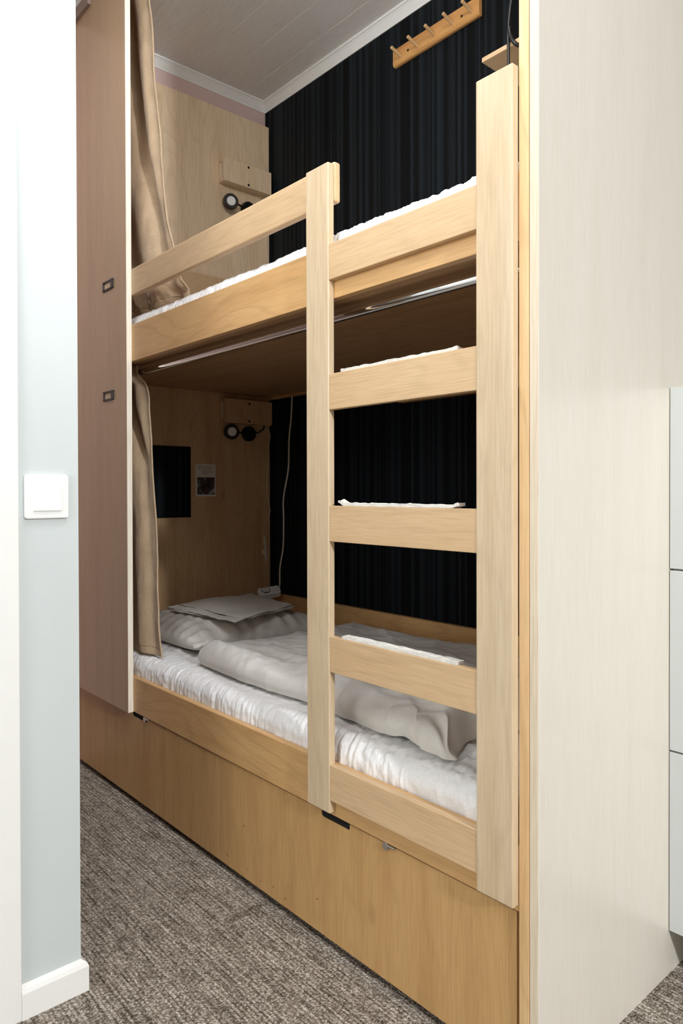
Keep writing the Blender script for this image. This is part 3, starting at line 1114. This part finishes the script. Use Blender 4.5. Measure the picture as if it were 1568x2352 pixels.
# ------------------------------------------------------------------ end wall fittings
def wall_box(z0, z1, label, mat):
    """plywood box with an open slot in its left side"""
    r = thing('wall_box', label, 'box', (-1.98, 0.765, z0), 'plywood boxes on the head wall')
    ya, yb, xa, xb = 0.638, 0.890, -2.0005, -1.957
    bm = bmesh.new()
    box(bm, xb - 0.018, xb, ya, yb, z0, z1, bev=0.0008)         # front
    box(bm, xa, xa + 0.006, ya, ya + 0.012, z0 + 0.012, z1 - 0.012)
    box(bm, xa, xb - 0.018, ya, yb, z0, z0 + 0.014)             # bottom
    box(bm, xa, xb - 0.018, ya, yb, z1 - 0.014, z1)             # top
    box(bm, xa, xb - 0.018, yb - 0.012, yb, z0 + 0.012, z1 - 0.012)
    obj('box_body', bm, mat, r)
    bm = B(xa + 0.0065, xb - 0.0185, ya + 0.005, ya + 0.009, z0 + 0.0145, z1 - 0.0145)
    obj('pale_insert', bm, M['paper'], r)
    for zz in (z0 + 0.012, z1 - 0.012):
        pass
    for zz in (z0 + 0.012, z0 + 0.090):
        bm = bmesh.new()
        cyl(bm, (xb - 0.001, 0.765, min(zz + 0.0, z1 - 0.008)), (xb + 0.0008, 0.765, min(zz, z1 - 0.008)), 0.0055, seg=14)
        obj('screw_hole', bm, M['black'], r)


wall_box(2.411, 2.513, 'plywood box with two screw holes on the head wall above the upper berth', M['endply'])
wall_box(1.352, 1.458, 'plywood box with two screw holes on the head wall under the upper berth', M['shadeply'])


def lamp(z, label, cable):
    r = thing('reading_lamp', label, 'lamp', (-2.0, 0.745, z), 'reading lamps')
    x = -2.0005
    y1, y2 = 0.678, 0.783
    # base puck on the wall
    bm = bmesh.new()
    cyl(bm, (x, y2, z), (x + 0.024, y2, z), 0.035, 0.033, seg=40, bev=0.003)
    obj('base', bm, M['black'], r, smooth=True)
    # arm
    bm = bmesh.new()
    cyl(bm, (x + 0.018, y2 - 0.03, z + 0.001), (x + 0.030, y1 + 0.03, z + 0.003), 0.0042, seg=14)
    obj('arm', bm, M['bronze'], r, smooth=True)
    # head: shallow drum aimed at the bed
    hd = Vector((0.93, -0.30, -0.05)).normalized()
    c = Vector((x + 0.030, y1, z + 0.003))
    bm = bmesh.new()
    cyl(bm, c - hd * 0.013, c + hd * 0.010, 0.0335, 0.0345, seg=40, bev=0.003)
    h = obj('head', bm, M['bronze'], r, smooth=True)
    bm = bmesh.new()
    cyl(bm, c + hd * 0.010, c + hd * 0.0112, 0.0305, seg=40)
    obj('bezel', bm, M['black'], h, smooth=True)
    bm = bmesh.new()
    cyl(bm, c + hd * 0.0112, c + hd * 0.0128, 0.0195, seg=36)
    obj('lens', bm, M['lens'], h, smooth=True)
    bm = bmesh.new()
    cyl(bm, (x + 0.006, 0.905 - 0.035, z + 0.030), (x + 0.010, 0.905 - 0.035, z + 0.060), 0.005, seg=12)
    tube(bm, [(x + 0.012, y2 + 0.036, z + 0.004), (x + 0.010, y2 + 0.06, z + 0.012), (x + 0.008, 0.868, z + 0.028)], 0.0034, 8, 8)
    obj('supply_tube', bm, M['bronze'], r, smooth=True)
    bm = bmesh.new()
    tube(bm, cable, 0.0017, 8, 8)
    obj('cable', bm, M['cable'], r, smooth=True)


xw = -1.9965
lamp(1.3105, 'round twin-disc reading lamp on the head wall of the lower berth',
     [(xw, 0.868, 1.339), (xw, 0.890, 1.335), (xw, 0.903, 1.322), (xw, 0.906, 1.30), (xw, 0.900, 1.27), (xw, 0.894, 1.24), (xw, 0.893, 1.18), (xw, 0.892, 1.14),
      (-1.999, 0.890, 1.08), (-1.997, 0.892, 1.02), (xw, 0.900, 0.985), (xw, 0.905, 0.96), (xw, 0.901, 0.935), (-1.998, 0.896, 0.915), (-1.999, 0.906, 0.90)])
lamp(2.327, 'round twin-disc reading lamp above the guard rail in the upper berth',
     [(xw, 0.868, 2.356), (xw, 0.885, 2.352), (xw, 0.894, 2.335), (xw, 0.890, 2.28), (xw, 0.888, 2.2), (xw, 0.892, 2.15), (-1.99, 0.897, 2.09), (-1.98, 0.902, 2.04), (-1.975, 0.902, 1.70)])

bb = obj('pin_board', B(-2.0005, -1.9965, 0.312, 0.4895, 0.939, 1.2405, bev=0.0005), M['wallblack'])
tag(base(bb), 'plain black rectangular board on the head wall beside the lower curtain', 'board')

nc = thing('notice_card', 'small printed notice with a dark photo, on the head wall of the lower berth', 'notice', (-2.0, 0.5645, 1.0275))
ya, yb, za, zb = 0.515, 0.6142, 1.0275, 1.1685
obj('card', B(-2.0008, -1.9990, ya, yb, za, zb), M['paper'], nc)
M['ink'] = plain('grey_ink', rgb(150, 142, 134), 0.7, 0, 0.05)
bm = bmesh.new()
for k, (a, b, zz) in enumerate(((0.010, 0.075, 1.158), (0.010, 0.082, 1.1515), (0.012, 0.070, 1.145), (0.030, 0.088, 1.1375), (0.030, 0.086, 1.1315), (0.030, 0.060, 1.1255))):
    box(bm, -1.9990, -1.9986, ya + a, ya + b, zz, zz + 0.0022)
obj('text_line', bm, M['ink'], nc)


def photo_mat():
    t = NT('notice_photo')
    v = t.coord((28, 28, 22), False)
    n = t.n('ShaderNodeTexNoise')
    n.inputs['Scale'].default_value = 1.4
    n.inputs['Detail'].default_value = 3
    t.l(v, n.inputs['Vector'])
    t.l(t.ramp(n.outputs[0], [(0.32, rgb(26, 24, 26)), (0.48, rgb(84, 62, 54)), (0.56, rgb(70, 82, 100)), (0.7, rgb(190, 184, 180))]), t.b.inputs['Base Color'])
    t.b.inputs['Roughness'].default_value = 0.4
    return t.m


obj('photo', B(-1.9990, -1.9985, ya + 0.007, yb - 0.006, za + 0.008, za + 0.083), photo_mat(), nc)

bm = bmesh.new()
prism(bm, [(0.868, 0.842), (0.877, 0.842), (0.884, 0.800), (0.889, 0.722), (0.880, 0.722), (0.876, 0.770)], 'X', -2.0005, -1.9992)
prism(bm, [(0.858, 0.778), (0.876, 0.770), (0.878, 0.755), (0.862, 0.760)], 'X', -2.0005, -1.9992)
tp = obj('tape_strip', bm, M['tape'])
tag(base(tp), 'torn strip of pale tape stuck low on the head wall near the back corner', 'tape')

# ------------------------------------------------------------------ coat rack with five pegs on the black wall
cr = thing('coat_rack', 'pine coat rack with five pegs high on the black wall', 'coat rack', (-0.98, YB, 2.656))
bm = bmesh.new()
prism(bm, [(YB - 0.0005, 2.655), (YB - 0.012, 2.655), (YB - 0.018, 2.661), (YB - 0.018, 2.716), (YB - 0.012, 2.722), (YB - 0.0005, 2.722)], 'X', -1.183, -0.7775, bev=0.0012)
obj('board', bm, M['pine'], cr)
for x in (-1.1400, -1.0573, -0.9745, -0.8915, -0.8085):
    bm = bmesh.new()
    a = Vector((x, YB - 0.016, 2.6765))
    b = a + Vector((0, -0.054, 0.0150))
    cyl(bm, a, b, 0.0050, 0.0060, seg=18, bev=0.0015)
    obj('peg', bm, M['peg'], cr, smooth=True)
for x in (-1.104, -0.851):
    bm = bmesh.new()
    cyl(bm, (x, YB - 0.017, 2.684), (x, YB - 0.0188, 2.684), 0.0045, seg=16)
    obj('screw', bm, M['bronze'], cr, smooth=True)

# ------------------------------------------------------------------ upper shelf with black cable
sf = obj('shelf', B(-0.538, 0.0005, 0.600, YB - 0.001, 2.267, 2.280, bev=0.0008), M['rung'])
tag(base(sf), 'pale wooden shelf in the upper right corner above the ladder post', 'shelf')
bm = bmesh.new()
tube(bm, [(-0.412, 0.594, 2.60), (-0.422, 0.594, 2.46), (-0.4385, 0.594, 2.36), (-0.4435, 0.593, 2.30), (-0.443, 0.593, 2.262), (-0.443, 0.594, 2.22), (-0.4425, 0.597, 2.12), (-0.44, 0.61, 2.00)], 0.0042, 10, 10)
tube(bm, [(-0.4395, 0.592, 2.316), (-0.436, 0.5925, 2.292), (-0.423, 0.594, 2.266), (-0.408, 0.612, 2.258), (-0.36, 0.66, 2.25), (-0.30, 0.72, 2.26)], 0.0052, 10, 10)
cb = obj('black_cable', bm, M['black'], smooth=True)
tag(base(cb), 'black cable looped over the front edge of the upper corner shelf', 'cable')


# ------------------------------------------------------------------ cloth strips on three rungs
def cloth(x0, x1, z, label, curl, seed):
    NX, NY = 90, 10
    bm = bmesh.new()
    T, U = [], []
    for j in range(NY + 1):
        v = j / NY
        rt, ru = [], []
        for i in range(NX + 1):
            u = i / NX
            x = x0 + (x1 - x0) * u
            y = -0.0135 + 0.022 * v + 0.0014 * noise.noise(Vector((x * 40, v, seed)))
            h = 0.0010 + 0.0022 * (0.5 + noise.noise(Vector((x * 22, v * 2.0, seed)))) + 0.001 * abs(noise.noise(Vector((x * 110, v * 8, seed))))
            c = curl * (sst(0.06, 0.0, u) * 0.007 + sst(0.95, 1.0, u) * 0.004)
            zz = z + 0.0006 + max(0.0, h) + c
            th = 0.0034 + 0.0016 * noise.noise(Vector((x * 60, v * 5, seed + 3)))
            rt.append(bm.verts.new((x, y, zz + th)))
            ru.append(bm.verts.new((x, y, z + 0.0004 + c)))
        T.append(rt)
        U.append(ru)
    for j in range(NY):
        for i in range(NX):
            bm.faces.new((T[j][i], T[j][i + 1], T[j + 1][i + 1], T[j + 1][i]))
            bm.faces.new((U[j][i], U[j + 1][i], U[j + 1][i + 1], U[j][i + 1]))
    for i in range(NX):
        bm.faces.new((T[0][i], U[0][i], U[0][i + 1], T[0][i + 1]))
        bm.faces.new((T[NY][i], T[NY][i + 1], U[NY][i + 1], U[NY][i]))
    for j in range(NY):
        bm.faces.new((T[j][0], T[j + 1][0], U[j + 1][0], U[j][0]))
        bm.faces.new((T[j][NX], U[j][NX], U[j + 1][NX], T[j + 1][NX]))
    o = obj('cloth_strip', bm, M['terry'], smooth=True)
    tag(base(o), label, 'cloth', 'cloth strips on the ladder rungs')


cloth(-0.452, -0.127, 1.3112, 'white cloth strip on the ladder rung just below the curtain rod', 0.1, 1.0)
cloth(-0.462, -0.124, 1.0172, 'white cloth strip with curled ends on the middle ladder rung', 1.0, 4.0)
cloth(-0.450, -0.127, 0.7247, 'white cloth strip on the ladder rung in front of the duvet', 0.0, 7.0)

# ------------------------------------------------------------------ light switch
sw = thing('light_switch', 'square white light switch on the partition wall', 'light switch', (-0.76, -0.5415, 0.9955))


def rounded(y0, y1, z0, z1, r, n=6):
    out = []
    for cx, cz, a0 in ((y1 - r, z1 - r, 0), (y0 + r, z1 - r, 90), (y0 + r, z0 + r, 180), (y1 - r, z0 + r, 270)):
        for k in range(n + 1):
            a = math.radians(a0 + 90 * k / n)
            out.append((cx + r * math.cos(a), cz + r * math.sin(a)))
    return out


bm = bmesh.new()
prism(bm, rounded(-0.5855, -0.4980, 0.9960, 1.0850, 0.006), 'X', -0.7605, -0.7515, bev=0.0016)
obj('plate', bm, M['white'], sw, smooth=True)
bm = bmesh.new()
t = bmesh.new()
vs = []
ya, yb, za, zb = -0.5690, -0.5130, 1.0115, 1.0690
for yv, zv, xv in ((ya, za, -0.7478), (yb, za, -0.7478), (yb, zb, -0.7508), (ya, zb, -0.7508)):
    vs.append((t.verts.new((xv, yv, zv)), t.verts.new((-0.7535, yv, zv))))
t.faces.new([a for a, b in vs])
t.faces.new([b for a, b in vs][::-1])
for i in range(4):
    j = (i + 1) % 4
    t.faces.new((vs[i][0], vs[i][1], vs[j][1], vs[j][0]))
bmesh.ops.recalc_face_normals(t, faces=t.faces)
bmesh.ops.bevel(t, geom=list(t.edges), offset=0.0007, segments=2, affect='EDGES')
merge(bm, t)
obj('rocker', bm, M['white'], sw)

# ------------------------------------------------------------------ white chest of drawers on the right
ch = thing('drawer_chest', 'white chest of plain drawer fronts beside the whitewashed panel', 'chest of drawers', (0.45, 0.7, 0))
obj('carcass', B(0.0415, 0.86, 0.515, 0.90, 0.0985, 1.2690), M['lacquer'], ch)
for z0, z1 in ((0.0975, 0.4855), (0.4895, 0.8775), (0.8815, 1.2705)):
    obj('drawer_front', B(0.0412, 0.86, 0.4955, 0.5145, z0, z1, bev=0.0010), M['lacquer'], ch)
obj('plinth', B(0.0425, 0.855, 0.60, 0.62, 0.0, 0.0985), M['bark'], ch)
